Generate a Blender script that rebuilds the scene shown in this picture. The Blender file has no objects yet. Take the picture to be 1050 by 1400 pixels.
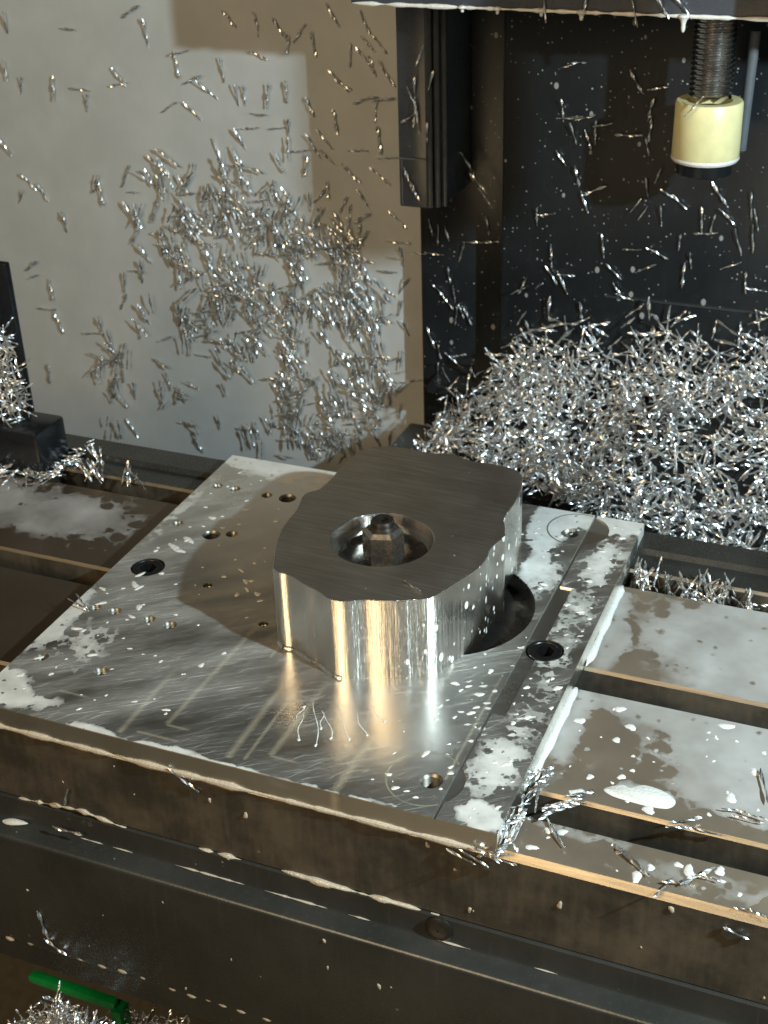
import bpy, bmesh, math, random
from mathutils import Vector, Matrix, noise as mnoise
import numpy as np
random.seed(7); RNG = np.random.default_rng(7)
S = 0.001                      # the script is written in millimetres
SC = bpy.context.scene
COL = SC.collection
PI = math.pi

# ------------------------------------------------------------------ camera
YAW, PITCH, ROLL, FPX = 0.403581362, 0.517548183, -0.0344829648, 1877.0673
CAM = Vector((97.3118, -309.23963, 300.76301))
_f = Vector((-math.sin(YAW)*math.cos(PITCH), math.cos(YAW)*math.cos(PITCH), -math.sin(PITCH)))
_r = Vector((math.cos(YAW), math.sin(YAW), 0)); _u = _r.cross(_f)
RIGHT = _r*math.cos(ROLL) + _u*math.sin(ROLL)
UP = -_r*math.sin(ROLL) + _u*math.cos(ROLL)
FWD = _f
cam = bpy.data.cameras.new('camera'); co = bpy.data.objects.new('camera', cam); COL.objects.link(co)
cam.sensor_fit = 'VERTICAL'; cam.sensor_height = 24; cam.sensor_width = 18
cam.lens = 24*FPX/1400; cam.clip_start = .01; cam.clip_end = 20
co.matrix_world = Matrix(((RIGHT.x, UP.x, -FWD.x, CAM.x*S), (RIGHT.y, UP.y, -FWD.y, CAM.y*S),
                          (RIGHT.z, UP.z, -FWD.z, CAM.z*S), (0, 0, 0, 1)))
cam.dof.use_dof = True; cam.dof.focus_distance = .47; cam.dof.aperture_fstop = 22
SC.camera = co
def ray(px, py): return FWD + RIGHT*((px-525)/FPX) - UP*((py-700)/FPX)
def on_z(px, py, z=0):
    d = ray(px, py); return CAM + d*((z-CAM.z)/d.z)
def on_y(px, py, y):
    d = ray(px, py); return CAM + d*((y-CAM.y)/d.y)

# ------------------------------------------------------------------ world, lamps, exposure
w = bpy.data.worlds.new('World'); SC.world = w; w.use_nodes = True
bg = w.node_tree.nodes['Background']; bg.inputs[0].default_value = (.95, .9, .82, 1); bg.inputs[1].default_value = .06
SC.view_settings.view_transform = 'Standard'; SC.view_settings.look = 'None'
SC.view_settings.exposure = 0; SC.view_settings.gamma = 1
def lamp(name, loc, aim, size, watt, col, size_y=None):
    l = bpy.data.lights.new(name, 'AREA'); l.energy = watt; l.color = col
    l.shape = 'RECTANGLE' if size_y else 'DISK'; l.size = size*S
    if size_y: l.size_y = size_y*S
    o = bpy.data.objects.new(name, l); COL.objects.link(o); o.location = Vector(loc)*S
    o.rotation_euler = (Vector(aim)-Vector(loc)).to_track_quat('-Z', 'Y').to_euler(); return o
lamp('work_lamp', (390, -68, 355), (-100, 200, 20), 16, 6.4, (.68, .89, 1))
lamp('room_lamp', (-260, -760, 545), (-80, 150, 20), 420, 5.6, (1, .77, .46), 420)

# ------------------------------------------------------------------ shader helper
class Sh:
    def __init__(s, name):
        s.m = bpy.data.materials.new(name); s.m.use_nodes = True; s.t = s.m.node_tree
        s.t.nodes.clear(); s.out = s.t.nodes.new('ShaderNodeOutputMaterial')
        tc = s.t.nodes.new('ShaderNodeTexCoord'); s.P = s.vm('SCALE', tc.outputs['Object'], scale=1000.0)
    def _in(s, sock, v):
        if isinstance(v, bpy.types.NodeSocket): s.t.links.new(v, sock)
        elif v is not None:
            if isinstance(v, (tuple, list)) and sock.type == 'RGBA' and len(v) == 3: v = (*v, 1)
            sock.default_value = v
    def m_(s, op, a, b=None, c=None, clamp=False):
        n = s.t.nodes.new('ShaderNodeMath'); n.operation = op; n.use_clamp = clamp
        for i, v in enumerate((a, b, c)): s._in(n.inputs[i], v)
        return n.outputs[0]
    def vm(s, op, a, b=None, scale=None):
        n = s.t.nodes.new('ShaderNodeVectorMath'); n.operation = op
        s._in(n.inputs[0], a); s._in(n.inputs[1], b)
        if scale is not None: s._in(n.inputs[3], scale)
        return n.outputs[0]
    def xyz(s, v):
        n = s.t.nodes.new('ShaderNodeSeparateXYZ'); s._in(n.inputs[0], v); return n.outputs
    def noise(s, v, scale, detail=3, rough=.55, dist=0):
        n = s.t.nodes.new('ShaderNodeTexNoise'); s._in(n.inputs['Vector'], v)
        n.inputs['Scale'].default_value = scale; n.inputs['Detail'].default_value = detail
        n.inputs['Roughness'].default_value = rough; n.inputs['Distortion'].default_value = dist
        return n.outputs['Fac'], n.outputs['Color']
    def vor(s, v, scale, feature='F1', rnd=1.0):
        n = s.t.nodes.new('ShaderNodeTexVoronoi'); s._in(n.inputs['Vector'], v); n.feature = feature
        n.inputs['Scale'].default_value = scale; n.inputs['Randomness'].default_value = rnd; return n
    def map(s, v, rot=(0, 0, 0), scale=(1, 1, 1), loc=(0, 0, 0)):
        if any(rot): v = s._rot(v, rot); rot = (0, 0, 0)   # turn first, stretch after
        n = s.t.nodes.new('ShaderNodeMapping'); s._in(n.inputs[0], v)
        n.inputs['Location'].default_value = loc; n.inputs['Rotation'].default_value = rot; n.inputs['Scale'].default_value = scale
        return n.outputs[0]
    def _rot(s, v, rot):
        n = s.t.nodes.new('ShaderNodeMapping'); s._in(n.inputs[0], v); n.inputs['Rotation'].default_value = rot; return n.outputs[0]
    def step(s, v, a, b):
        n = s.t.nodes.new('ShaderNodeMapRange'); n.interpolation_type = 'SMOOTHSTEP'
        s._in(n.inputs[0], v); s._in(n.inputs[1], a); s._in(n.inputs[2], b); return n.outputs[0]
    def mix(s, f, a, b):
        n = s.t.nodes.new('ShaderNodeMix'); n.data_type = 'RGBA'
        s._in(n.inputs[0], f); s._in(n.inputs[6], a); s._in(n.inputs[7], b); return n.outputs[2]
    def fmix(s, f, a, b):
        n = s.t.nodes.new('ShaderNodeMix'); s._in(n.inputs[0], f); s._in(n.inputs[2], a); s._in(n.inputs[3], b); return n.outputs[0]
    def bump(s, h, dist, strength=1.0, normal=None):
        n = s.t.nodes.new('ShaderNodeBump'); s._in(n.inputs['Height'], h); n.inputs['Distance'].default_value = dist
        n.inputs['Strength'].default_value = strength
        if normal is not None: s._in(n.inputs['Normal'], normal)
        return n.outputs[0]
    def bsdf(s, color, metal=0, rough=.5, normal=None, spec=.5, sss=0, coat=0, aniso=0):
        n = s.t.nodes.new('ShaderNodeBsdfPrincipled')
        s._in(n.inputs['Base Color'], color); s._in(n.inputs['Metallic'], metal); s._in(n.inputs['Roughness'], rough)
        s._in(n.inputs['Specular IOR Level'], spec)
        if sss: n.inputs['Subsurface Weight'].default_value = sss; n.inputs['Subsurface Radius'].default_value = (.003, .003, .002); n.inputs['Subsurface Scale'].default_value = 1
        if coat: s._in(n.inputs['Coat Weight'], coat); n.inputs['Coat Roughness'].default_value = .1
        if normal is not None: s._in(n.inputs['Normal'], normal)
        return n.outputs[0]
    def mixsh(s, f, a, b):
        n = s.t.nodes.new('ShaderNodeMixShader'); s._in(n.inputs[0], f); s.t.links.new(a, n.inputs[1]); s.t.links.new(b, n.inputs[2]); return n.outputs[0]
    def end(s, sh): s.t.links.new(sh, s.out.inputs[0]); return s.m
    def field(s, P, blobs, const=0.0):
        """sum of soft ellipses (cx, cy, rx, ry, weight) in the xy plane"""
        x, y, _ = s.xyz(P); F = const
        for cx, cy, rx, ry, wt in blobs:
            a = s.m_('DIVIDE', s.m_('SUBTRACT', x, cx), rx); b = s.m_('DIVIDE', s.m_('SUBTRACT', y, cy), ry)
            d = s.m_('ADD', s.m_('MULTIPLY', a, a), s.m_('MULTIPLY', b, b))
            e = s.m_('MULTIPLY', s.m_('SUBTRACT', 1.0, d, clamp=True), wt)
            F = s.m_('ADD', F, e)
        return F
    def coolant(s, P, blobs, drops, cell=.12, warp=7.0, dropsize=.2, const=0.0, dscale=.28, stretch=None, soft=1.0):
        """white coolant: solid film, film torn into round holes, and loose drops"""
        f, c = s.noise(P, .06, 3)
        Pw = s.vm('ADD', P, s.vm('SCALE', s.vm('SUBTRACT', c, (.5, .5, .5)), scale=warp*2))
        F = s.field(Pw, blobs, const)
        f2, c2 = s.noise(P, .35, 3)
        Pj = s.vm('ADD', P, s.vm('SCALE', s.vm('SUBTRACT', c2, (.5, .5, .5)), scale=2.2))
        f3, _ = s.noise(P, .16, 4, .6)
        base = s.step(s.m_('ADD', F, s.m_('MULTIPLY', s.m_('SUBTRACT', f3, .5), .8)), .42-.14*soft, .42+.16*soft)
        base = s.m_('MULTIPLY', base, s.step(F, .03, .22))
        vh = s.vor(Pj, cell); rh = s.xyz(vh.outputs['Color'])[0]
        hr = s.m_('MULTIPLY', s.m_('ADD', .25, rh), s.m_('SUBTRACT', 1.12, base, clamp=True))
        hole = s.step(s.m_('SUBTRACT', hr, vh.outputs['Distance']), -.10, .10)
        vh2 = s.vor(Pj, cell*2.3); rh2 = s.xyz(vh2.outputs['Color'])[0]
        hole2 = s.step(s.m_('SUBTRACT', s.m_('MULTIPLY', rh2, s.m_('SUBTRACT', .95, base, clamp=True)), vh2.outputs['Distance']), -.10, .12)
        web = s.m_('MULTIPLY', base, s.m_('SUBTRACT', 1.0, s.m_('MAXIMUM', hole, hole2)))
        # drops
        D = s.field(Pw, drops, 0.0)
        Q = Pj if stretch is None else s.map(Pj, rot=(0, 0, stretch[0]), scale=stretch[1])
        vn = s.vor(Q, dscale); rnd = s.xyz(vn.outputs['Color'])[0]
        rad = s.m_('MULTIPLY', s.m_('SUBTRACT', rnd, s.m_('SUBTRACT', 1.0, D), clamp=True), dropsize*4)
        dr = s.step(s.m_('SUBTRACT', rad, vn.outputs['Distance']), -.03, .07)
        return s.m_('MAXIMUM', web, dr)
    def milk(s, normal=None, col=(.74, .70, .63)):
        return s.bsdf(col, 0, .16, normal, .5)

# ------------------------------------------------------------------ materials
M = {}
def plain(name, color, metal=0, rough=.5, nscale=.2, namp=.3, bump=0, bscale=1.0, **k):
    s = Sh(name); f, _ = s.noise(s.P, nscale, 4)
    c = s.mix(f, [x*(1-namp) for x in color], [min(1, x*(1+namp)) for x in color])
    r = s.m_('ADD', rough-.08, s.m_('MULTIPLY', f, .16))
    nrm = None
    if bump: fb, _ = s.noise(s.P, bscale, 3); nrm = s.bump(fb, bump*S)
    M[name] = s.end(s.bsdf(c, metal, r, nrm, **k)); return M[name]

def mat_plate():
    s = Sh('milled_aluminium')
    a, _ = s.noise(s.map(s.P, scale=(.035, 1.6, .1)), 1, 3)
    b, _ = s.noise(s.map(s.P, scale=(.05, 1.2, .1)), 1, 2)
    g, _ = s.noise(s.P, .03, 4)
    sc = s.step(a, .60, .74)
    h = s.m_('ADD', s.m_('MULTIPLY', a, .55), s.m_('MULTIPLY', b, .35))
    h = s.m_('ADD', h, s.m_('MULTIPLY', sc, .25))
    rough = s.m_('ADD', .22, s.m_('ADD', s.m_('MULTIPLY', g, .14), s.m_('MULTIPLY', sc, .12)))
    col = s.mix(g, (.62, .585, .53), (.80, .77, .71))
    n1 = s.bump(h, .030*S, .7)
    metal = s.bsdf(col, 1, rough, n1)
    # bands left by the end mill, their gold glint painted in as warm colour
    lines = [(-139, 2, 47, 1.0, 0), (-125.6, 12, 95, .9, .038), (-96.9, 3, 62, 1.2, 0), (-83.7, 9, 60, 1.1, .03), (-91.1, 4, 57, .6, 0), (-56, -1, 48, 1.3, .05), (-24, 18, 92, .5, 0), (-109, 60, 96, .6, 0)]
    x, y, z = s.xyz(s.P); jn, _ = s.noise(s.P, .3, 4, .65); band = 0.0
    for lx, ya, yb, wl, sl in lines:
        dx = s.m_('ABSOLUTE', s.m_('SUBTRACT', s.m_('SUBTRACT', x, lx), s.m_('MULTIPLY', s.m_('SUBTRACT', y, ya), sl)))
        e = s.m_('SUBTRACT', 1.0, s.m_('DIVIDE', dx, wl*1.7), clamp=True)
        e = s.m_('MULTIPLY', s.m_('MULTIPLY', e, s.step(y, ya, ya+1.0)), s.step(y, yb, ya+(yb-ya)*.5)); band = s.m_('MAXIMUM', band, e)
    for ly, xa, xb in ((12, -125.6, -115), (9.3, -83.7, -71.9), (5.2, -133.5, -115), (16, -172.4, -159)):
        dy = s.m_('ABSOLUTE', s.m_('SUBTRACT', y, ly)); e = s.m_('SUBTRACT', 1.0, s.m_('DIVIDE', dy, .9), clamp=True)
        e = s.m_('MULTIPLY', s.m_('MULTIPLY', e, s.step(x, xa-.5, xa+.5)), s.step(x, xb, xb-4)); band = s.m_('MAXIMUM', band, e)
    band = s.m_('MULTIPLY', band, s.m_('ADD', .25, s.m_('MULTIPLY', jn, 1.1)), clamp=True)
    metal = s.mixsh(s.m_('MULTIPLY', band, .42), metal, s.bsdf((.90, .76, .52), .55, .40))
    blobs = [(-192, 202, 22, 10, 1.1), (-165, 206, 45, 9, 1.05), (-140, 206, 30, 9, .8), (-197, 150, 6, 50, .55),
             (-178, 196, 22, 14, .72), (-150, 192, 26, 14, .62),
             (-199, 58, 8, 34, .85), (-196, 12, 15, 13, 1.15), (-180, 44, 18, 26, .56), (-182, 8, 20, 9, .8),
             (-120, 0, 40, 2.5, .8), (-60, 0, 50, 2, .6), (-150, 1, 12, 3, .9),
             (-14, 206, 36, 18, 1.6), (-38, 190, 12, 26, 1.4), (-30, 150, 12, 26, .70), (-36, 160, 6, 18, .6),
             (-8, 172, 14, 26, .62), (-10, 125, 13, 50, .47), (-8, 60, 14, 50, .44), (-12, 26, 14, 22, .56), (-7, 5, 12, 8, 1.1)]
    drops = [(-12, 110, 22, 130, .5), (-35, 60, 30, 60, .3), (-180, 110, 60, 130, .16), (-100, 40, 90, 60, .10), (-36, 140, 12, 60, .4)]
    k = s.coolant(s.P, blobs, drops, cell=.22, warp=4, soft=2.6, dscale=.36, stretch=(-.5, (.6, 1.2, 1)))
    x, y, z = s.xyz(s.P)
    k = s.m_('MULTIPLY', k, s.m_('MAXIMUM', s.step(z, 7.3, 7.9), s.step(x, -.3, -.05)))
    nm = s.bump(k, .35*S, .6)
    thin, _ = s.noise(s.P, .12, 3)
    kk = s.m_('MULTIPLY', k, s.m_('ADD', .45, s.m_('MULTIPLY', thin, .7), clamp=True))
    veil, _ = s.noise(s.map(s.P, rot=(0, 0, -.7), scale=(.02, .07, 1)), 1, 4)
    sa, _ = s.noise(s.map(s.P, rot=(0, 0, -.58), scale=(.06, 2.6, .1)), 1, 3, .6); sb, _ = s.noise(s.map(s.P, rot=(0, 0, -.95), scale=(.08, 2.2, .1)), 1, 3, .6)
    scr = s.m_('MULTIPLY', s.m_('MAXIMUM', s.step(sa, .56, .72), s.step(sb, .60, .74)), s.step(veil, .3, .62))
    vb = s.m_('ADD', .12, s.m_('MINIMUM', s.field(s.P, [(-160, 100, 80, 120, .36)]), .2))
    vv = s.m_('ADD', s.m_('MULTIPLY', s.step(veil, .2, .8), vb), s.m_('MULTIPLY', scr, .55))
    kk = s.m_('MAXIMUM', kk, s.m_('MULTIPLY', s.step(z, 7.3, 7.9), vv))
    M['plate'] = s.end(s.mixsh(kk, metal, s.milk(nm)))

def mat_part():
    s = Sh('brushed_aluminium_top')
    a, _ = s.noise(s.map(s.P, rot=(0, 0, .05), scale=(.06, 2.2, .1)), 1, 4)
    g, _ = s.noise(s.P, .05, 3)
    fl, _ = s.noise(s.P, .6, 2)
    spk = s.step(fl, .74, .80)
    col = s.mix(g, (.62, .55, .46), (.76, .69, .59))
    n = s.bump(a, .05*S, .8)
    col = s.mix(s.step(a, .35, .75), s.mix(g, (.45, .395, .32), (.55, .49, .40)), col)
    m1 = s.bsdf(col, 1, s.m_('ADD', .38, s.m_('MULTIPLY', g, .1)), n)
    M['part_top'] = s.end(s.mixsh(s.m_('MULTIPLY', spk, .5), m1, s.milk()))
    s = Sh('milled_aluminium_side')
    ang = s.map(s.P, scale=(1, 1, .03))
    a, _ = s.noise(ang, .8, 5, .68); b, _ = s.noise(s.map(s.P, scale=(.05, .05, 1)), 1.5, 3)
    h = s.m_('ADD', a, s.m_('MULTIPLY', b, .12))
    metal = s.bsdf((.70, .67, .62), 1, s.m_('ADD', .13, s.m_('MULTIPLY', b, .12)), s.bump(h, .32*S, .6))
    x, y, z = s.xyz(s.P)
    side = s.step(x, 16, 26)                                # splash on the +x flank
    vn = s.vor(s.map(s.P, scale=(1, 1, .6)), .33); rnd = s.xyz(vn.outputs['Color'])[0]
    rad = s.m_('MULTIPLY', s.m_('SUBTRACT', rnd, s.m_('SUBTRACT', 1.0, s.m_('ADD', .06, s.m_('MULTIPLY', side, .5))), clamp=True), .8)
    dr = s.step(s.m_('SUBTRACT', rad, vn.outputs['Distance']), -.03, .07)
    M['part_side'] = s.end(s.mixsh(dr, metal, s.milk(s.bump(dr, .3*S, .6))))

def mat_table():
    s = Sh('ground_cast_iron')
    a, _ = s.noise(s.map(s.P, rot=(0, 0, 0), scale=(.02, 1.0, .3)), 1, 3)
    g, _ = s.noise(s.P, .025, 4)
    col = s.mix(g, (.14, .108, .075), (.25, .19, .135))
    metal = s.bsdf(col, .9, s.m_('ADD', .34, s.m_('MULTIPLY', a, .12)), s.bump(a, .03*S, .5))
    blobs = [(75, 137, 62, 60, 1.5), (95, 137, 60, 40, .6), (14, 140, 22, 30, .45), (5, 120, 8, 22, .9), (5, 70, 8, 24, 1.0), (4, 150, 6, 24, .6),
             (80, 76, 60, 40, 1.25), (34, 90, 40, 14, .95), (12, 48, 14, 18, .2), (36, 43, 11, 5.2, 1.5), (70, 50, 30, 14, .6),
             (-300, 140, 75, 32, .92), (-240, 138, 36, 26, .66), (-320, 145, 40, 20, .6), (-290, 88, 60, 6, .5),
             (60, 10, 50, 7, .45), (20, 18, 30, 4, .6), (60, 185, 60, 10, .4)]
    drops = [(40, 60, 60, 50, .45), (40, 10, 70, 20, .28), (-250, 130, 60, 40, .2), (-250, 60, 60, 40, .08), (20, 140, 30, 30, .25)]
    k = s.coolant(s.P, blobs, drops, cell=.13, warp=6, dscale=.22, soft=3.6)
    x, y, z = s.xyz(s.P)
    k = s.m_('MULTIPLY', k, s.step(z, 30.5, 32.9))
    thin, _ = s.noise(s.P, .05, 3)
    kk = s.m_('MULTIPLY', k, s.m_('ADD', .06, s.m_('MULTIPLY', thin, .85), clamp=True))
    wet = s.m_('MULTIPLY', s.step(x, -60, 10), s.m_('ADD', .10, s.m_('MULTIPLY', s.noise(s.P, .04, 4)[0], .35)))  # tan tint over the table top, stronger towards the right
    metal = s.mixsh(s.m_('MULTIPLY', wet, s.step(z, 30.5, 32.9)), metal, s.bsdf((.40, .31, .22), 0, .3))
    M['table'] = s.end(s.mixsh(kk, metal, s.milk(s.bump(k, .3*S, .6), (.52, .50, .47))))
    s = Sh('worn_machined_edge')
    a, _ = s.noise(s.map(s.P, scale=(.04, .5, .5)), 1, 4)
    M['edge'] = s.end(s.bsdf(s.mix(a, (.24, .20, .15), (.54, .46, .35)), 1, .4, s.bump(a, .15*S, .6)))
    s = Sh('stained_iron_side')
    g, _ = s.noise(s.P, .035, 5, .65); v, _ = s.noise(s.map(s.P, scale=(.5, .5, .06)), .8, 4); f, _ = s.noise(s.P, .9, 3)
    t = s.m_('ADD', s.m_('MULTIPLY', g, .85), s.m_('MULTIPLY', v, .2))
    col = s.mix(s.step(t, .38, .72), (.045, .039, .030), (.135, .11, .08))
    vn = s.vor(s.P, .07); rnd = s.xyz(vn.outputs['Color'])[0]
    rad = s.m_('MULTIPLY', s.m_('SUBTRACT', rnd, .84, clamp=True), .6)
    dr = s.step(s.m_('SUBTRACT', rad, vn.outputs['Distance']), -.02, .03)
    b = s.bsdf(col, .3, s.m_('ADD', .30, s.m_('MULTIPLY', f, .25)), s.bump(f, .08*S, .5))
    M['table_side'] = s.end(s.mixsh(s.m_('MULTIPLY', dr, .6), b, s.milk(s.bump(dr, .3*S, .5), (.5, .45, .38))))

def mat_splash(name, color, metal, rough, cell=.1, thr=.75, size=.5, col2=None, streak=True, amt=.6, bump=.05, milkcol=(.5, .5, .48)):
    s = Sh(name); g, _ = s.noise(s.P, .03, 5, .6); f, _ = s.noise(s.P, 1.1, 3)
    v, _ = s.noise(s.map(s.P, scale=(1, 1, .05)), .5, 4)
    c = s.mix(s.step(g, .3, .75), color, col2 or [x*1.5 for x in color])
    if streak: c = s.mix(s.m_('MULTIPLY', s.step(v, .55, .8), .35), c, [min(1, x*2.2+.01) for x in color])
    vn = s.vor(s.map(s.P, scale=(1, 1, .7)), cell); rnd = s.xyz(vn.outputs['Color'])[0]
    rad = s.m_('MULTIPLY', s.m_('SUBTRACT', rnd, thr, clamp=True), size)
    vn2 = s.vor(s.P, cell*2.7); rnd2 = s.xyz(vn2.outputs['Color'])[0]
    rad2 = s.m_('MULTIPLY', s.m_('SUBTRACT', rnd2, thr-.1, clamp=True), size*.8)
    dr = s.m_('MAXIMUM', s.step(s.m_('SUBTRACT', rad, vn.outputs['Distance']), -.03, .04),
              s.step(s.m_('SUBTRACT', rad2, vn2.outputs['Distance']), -.03, .04))
    b = s.bsdf(c, metal, s.m_('ADD', rough-.1, s.m_('MULTIPLY', f, .2)), s.bump(f, bump*S, .4))
    M[name] = s.end(s.mixsh(s.m_('MULTIPLY', dr, amt), b, s.milk(None, milkcol))); return M[name]

mat_plate(); mat_part(); mat_table()
mat_splash('grey_panel', (.415, .415, .395), 0, .38, cell=.06, thr=.86, size=.5, col2=(.47, .47, .45), streak=False, amt=.35, bump=.02, milkcol=(.6, .6, .58))
mat_splash('black_enamel', (.010, .0115, .013), 0, .34, cell=.16, thr=.64, size=.6, amt=.55)
mat_splash('grey_enamel', (.045, .05, .06), 0, .3, cell=.1, thr=.8, size=.5, amt=.3)
mat_splash('dark_sheet', (.020, .020, .017), 0, .27, cell=.07, thr=.86, size=.5, col2=(.035, .033, .029), amt=.4)
plain('glossy_rail', (.07, .075, .08), .5, .2)
plain('black_plastic', (.008, .009, .010), 0, .22)
plain('black_oxide', (.020, .019, .018), .6, .32, bump=.05, bscale=1.5)
plain('dark_steel', (.12, .105, .09), .9, .28, namp=.5)
plain('nut_steel', (.44, .38, .31), .95, .27, nscale=.6, namp=.5)
plain('bright_steel', (.55, .53, .50), 1, .2, namp=.25)
plain('chip_metal', (.82, .81, .79), 1, .34, nscale=.5, namp=.1)
plain('thread_metal', (.24, .22, .18), 1, .4)
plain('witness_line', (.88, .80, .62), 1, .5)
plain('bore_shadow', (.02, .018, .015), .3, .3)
plain('ivory_nylon', (.68, .60, .31), 0, .38, nscale=.12, namp=.2, sss=.3)
plain('green_plastic', (.004, .24, .05), 0, .22)
plain('tray_floor', (.10, .085, .06), 0, .35, namp=.4)
plain('gap_shade', (.02, .02, .019), .3, .5)  # near-black, the shade between chips put into the colour
plain('grey_tube', (.10, .105, .11), 0, .4)
plain('coolant_milk', (.66, .62, .56), 0, .15, nscale=.4, namp=.08, bump=.3, bscale=.8)
plain('coolant_tan', (.44, .37, .28), 0, .18, nscale=.4, namp=.12, bump=.3, bscale=.8)

# ------------------------------------------------------------------ geometry helpers
def tag(o, label=None, cat=None, group=None, kind=None):
    if label: o['label'] = label
    if cat: o['category'] = cat
    if group: o['group'] = group
    if kind: o['kind'] = kind
    return o
def thing(name, loc, label, cat, group=None):
    o = bpy.data.objects.new(name, None); COL.objects.link(o); o.location = Vector(loc)*S
    o.empty_display_size = .01
    return tag(o, label, cat, group)
def world_loc(o):
    v = Vector((0, 0, 0))
    while o is not None: v += o.location; o = o.parent
    return v
class MB:
    def __init__(s): s.v = []; s.f = []; s.mi = []
    def add(s, vs, fs, mi=0):
        b = len(s.v); s.v += [tuple(v) for v in vs]; s.f += [tuple(b+i for i in f) for f in fs]; s.mi += [mi]*len(fs); return s
    def box(s, a, b, mi=0):
        (x0, y0, z0), (x1, y1, z1) = a, b
        return s.add([(x0, y0, z0), (x1, y0, z0), (x1, y1, z0), (x0, y1, z0), (x0, y0, z1), (x1, y0, z1), (x1, y1, z1), (x0, y1, z1)],
                     [(0, 3, 2, 1), (4, 5, 6, 7), (0, 1, 5, 4), (1, 2, 6, 5), (2, 3, 7, 6), (3, 0, 4, 7)], mi)
    def lathe(s, c, prof, n=32, mi=0, cap0=False, cap1=False):
        """prof: list of (r, z); outward for rising z"""
        vs = []; fs = []
        for r, z in prof:
            for k in range(n):
                t = 2*PI*k/n; vs.append((c[0]+r*math.cos(t), c[1]+r*math.sin(t), c[2]+z))
        for i in range(len(prof)-1):
            for k in range(n):
                a = i*n+k; b = i*n+(k+1) % n; fs.append((a, b, b+n, a+n))
        if cap0: fs.append(tuple(reversed(range(n))))
        if cap1: fs.append(tuple((len(prof)-1)*n+k for k in range(n)))
        return s.add(vs, fs, mi)
    def prism(s, pts, z0, z1, mi=0, mi_top=None):
        n = len(pts); vs = [(x, y, z0) for x, y in pts]+[(x, y, z1) for x, y in pts]
        s.add(vs, [(i, (i+1) % n, n+(i+1) % n, n+i) for i in range(n)]+[tuple(reversed(range(n)))], mi)
        b = len(s.v)-2*n; s.f.append(tuple(b+n+i for i in range(n))); s.mi.append(mi if mi_top is None else mi_top); return s
    def extrude_x(s, prof, x0, x1, mis=None, caps=True):
        """prof: closed list of (y, z)"""
        n = len(prof); b = len(s.v)
        s.v += [(x0, y, z) for y, z in prof]+[(x1, y, z) for y, z in prof]
        for i in range(n):
            j = (i+1) % n; s.f.append((b+i, b+j, b+n+j, b+n+i)); s.mi.append(mis[i] if mis else 0)
        if caps:
            s.f.append(tuple(b+i for i in reversed(range(n)))); s.mi.append(0)
            s.f.append(tuple(b+n+i for i in range(n))); s.mi.append(0)
        return s
    def tube(s, pts, rad, n=8, flat=1.0, mi=0):
        pts = [Vector(p) for p in pts]; m = len(pts); vs = []; fs = []
        for i, p in enumerate(pts):
            t = (pts[min(i+1, m-1)]-pts[max(i-1, 0)]).normalized()
            a = Vector((0, 0, 1)) if abs(t.z) < .9 else Vector((1, 0, 0))
            u = t.cross(a).normalized(); v = u.cross(t); r = rad[i] if hasattr(rad, '__len__') else rad
            for k in range(n):
                q = 2*PI*k/n; vs.append(p+u*(r*math.cos(q))+v*(r*flat*math.sin(q)))
        for i in range(m-1):
            for k in range(n):
                a = i*n+k; b = i*n+(k+1) % n; fs.append((a, a+n, b+n, b))
        fs.append(tuple(range(n))); fs.append(tuple((m-1)*n+k for k in reversed(range(n))))
        return s.add(vs, fs, mi)
    def build(s, name, mats, parent=None, sharp=35, smooth=True, fix=False, bevel=None):
        off = world_loc(parent) if parent else Vector((0, 0, 0))
        me = bpy.data.meshes.new(name)
        me.from_pydata([(v[0]*S-off.x, v[1]*S-off.y, v[2]*S-off.z) for v in s.v], [], s.f)
        if not isinstance(mats, (list, tuple)): mats = [mats]
        for m in mats: me.materials.append(M[m])
        if len(mats) > 1: me.polygons.foreach_set('material_index', s.mi)
        if fix or bevel:
            bm = bmesh.new(); bm.from_mesh(me)
            bmesh.ops.recalc_face_normals(bm, faces=bm.faces)
            if bevel:
                bm.edges.ensure_lookup_table()
                es = [e for e in bm.edges if len(e.link_faces) == 2 and e.calc_face_angle(0) > math.radians(40)]
                bmesh.ops.bevel(bm, geom=es, offset=bevel*S, segments=2, affect='EDGES', profile=.5, clamp_overlap=True)
            bm.to_mesh(me); bm.free()
        if smooth:
            me.polygons.foreach_set('use_smooth', [True]*len(me.polygons))
            me.set_sharp_from_angle(angle=math.radians(sharp))
        o = bpy.data.objects.new(name, me); COL.objects.link(o)
        if parent: o.parent = parent
        return o
def struct(o): o['kind'] = 'structure'; return o

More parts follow.
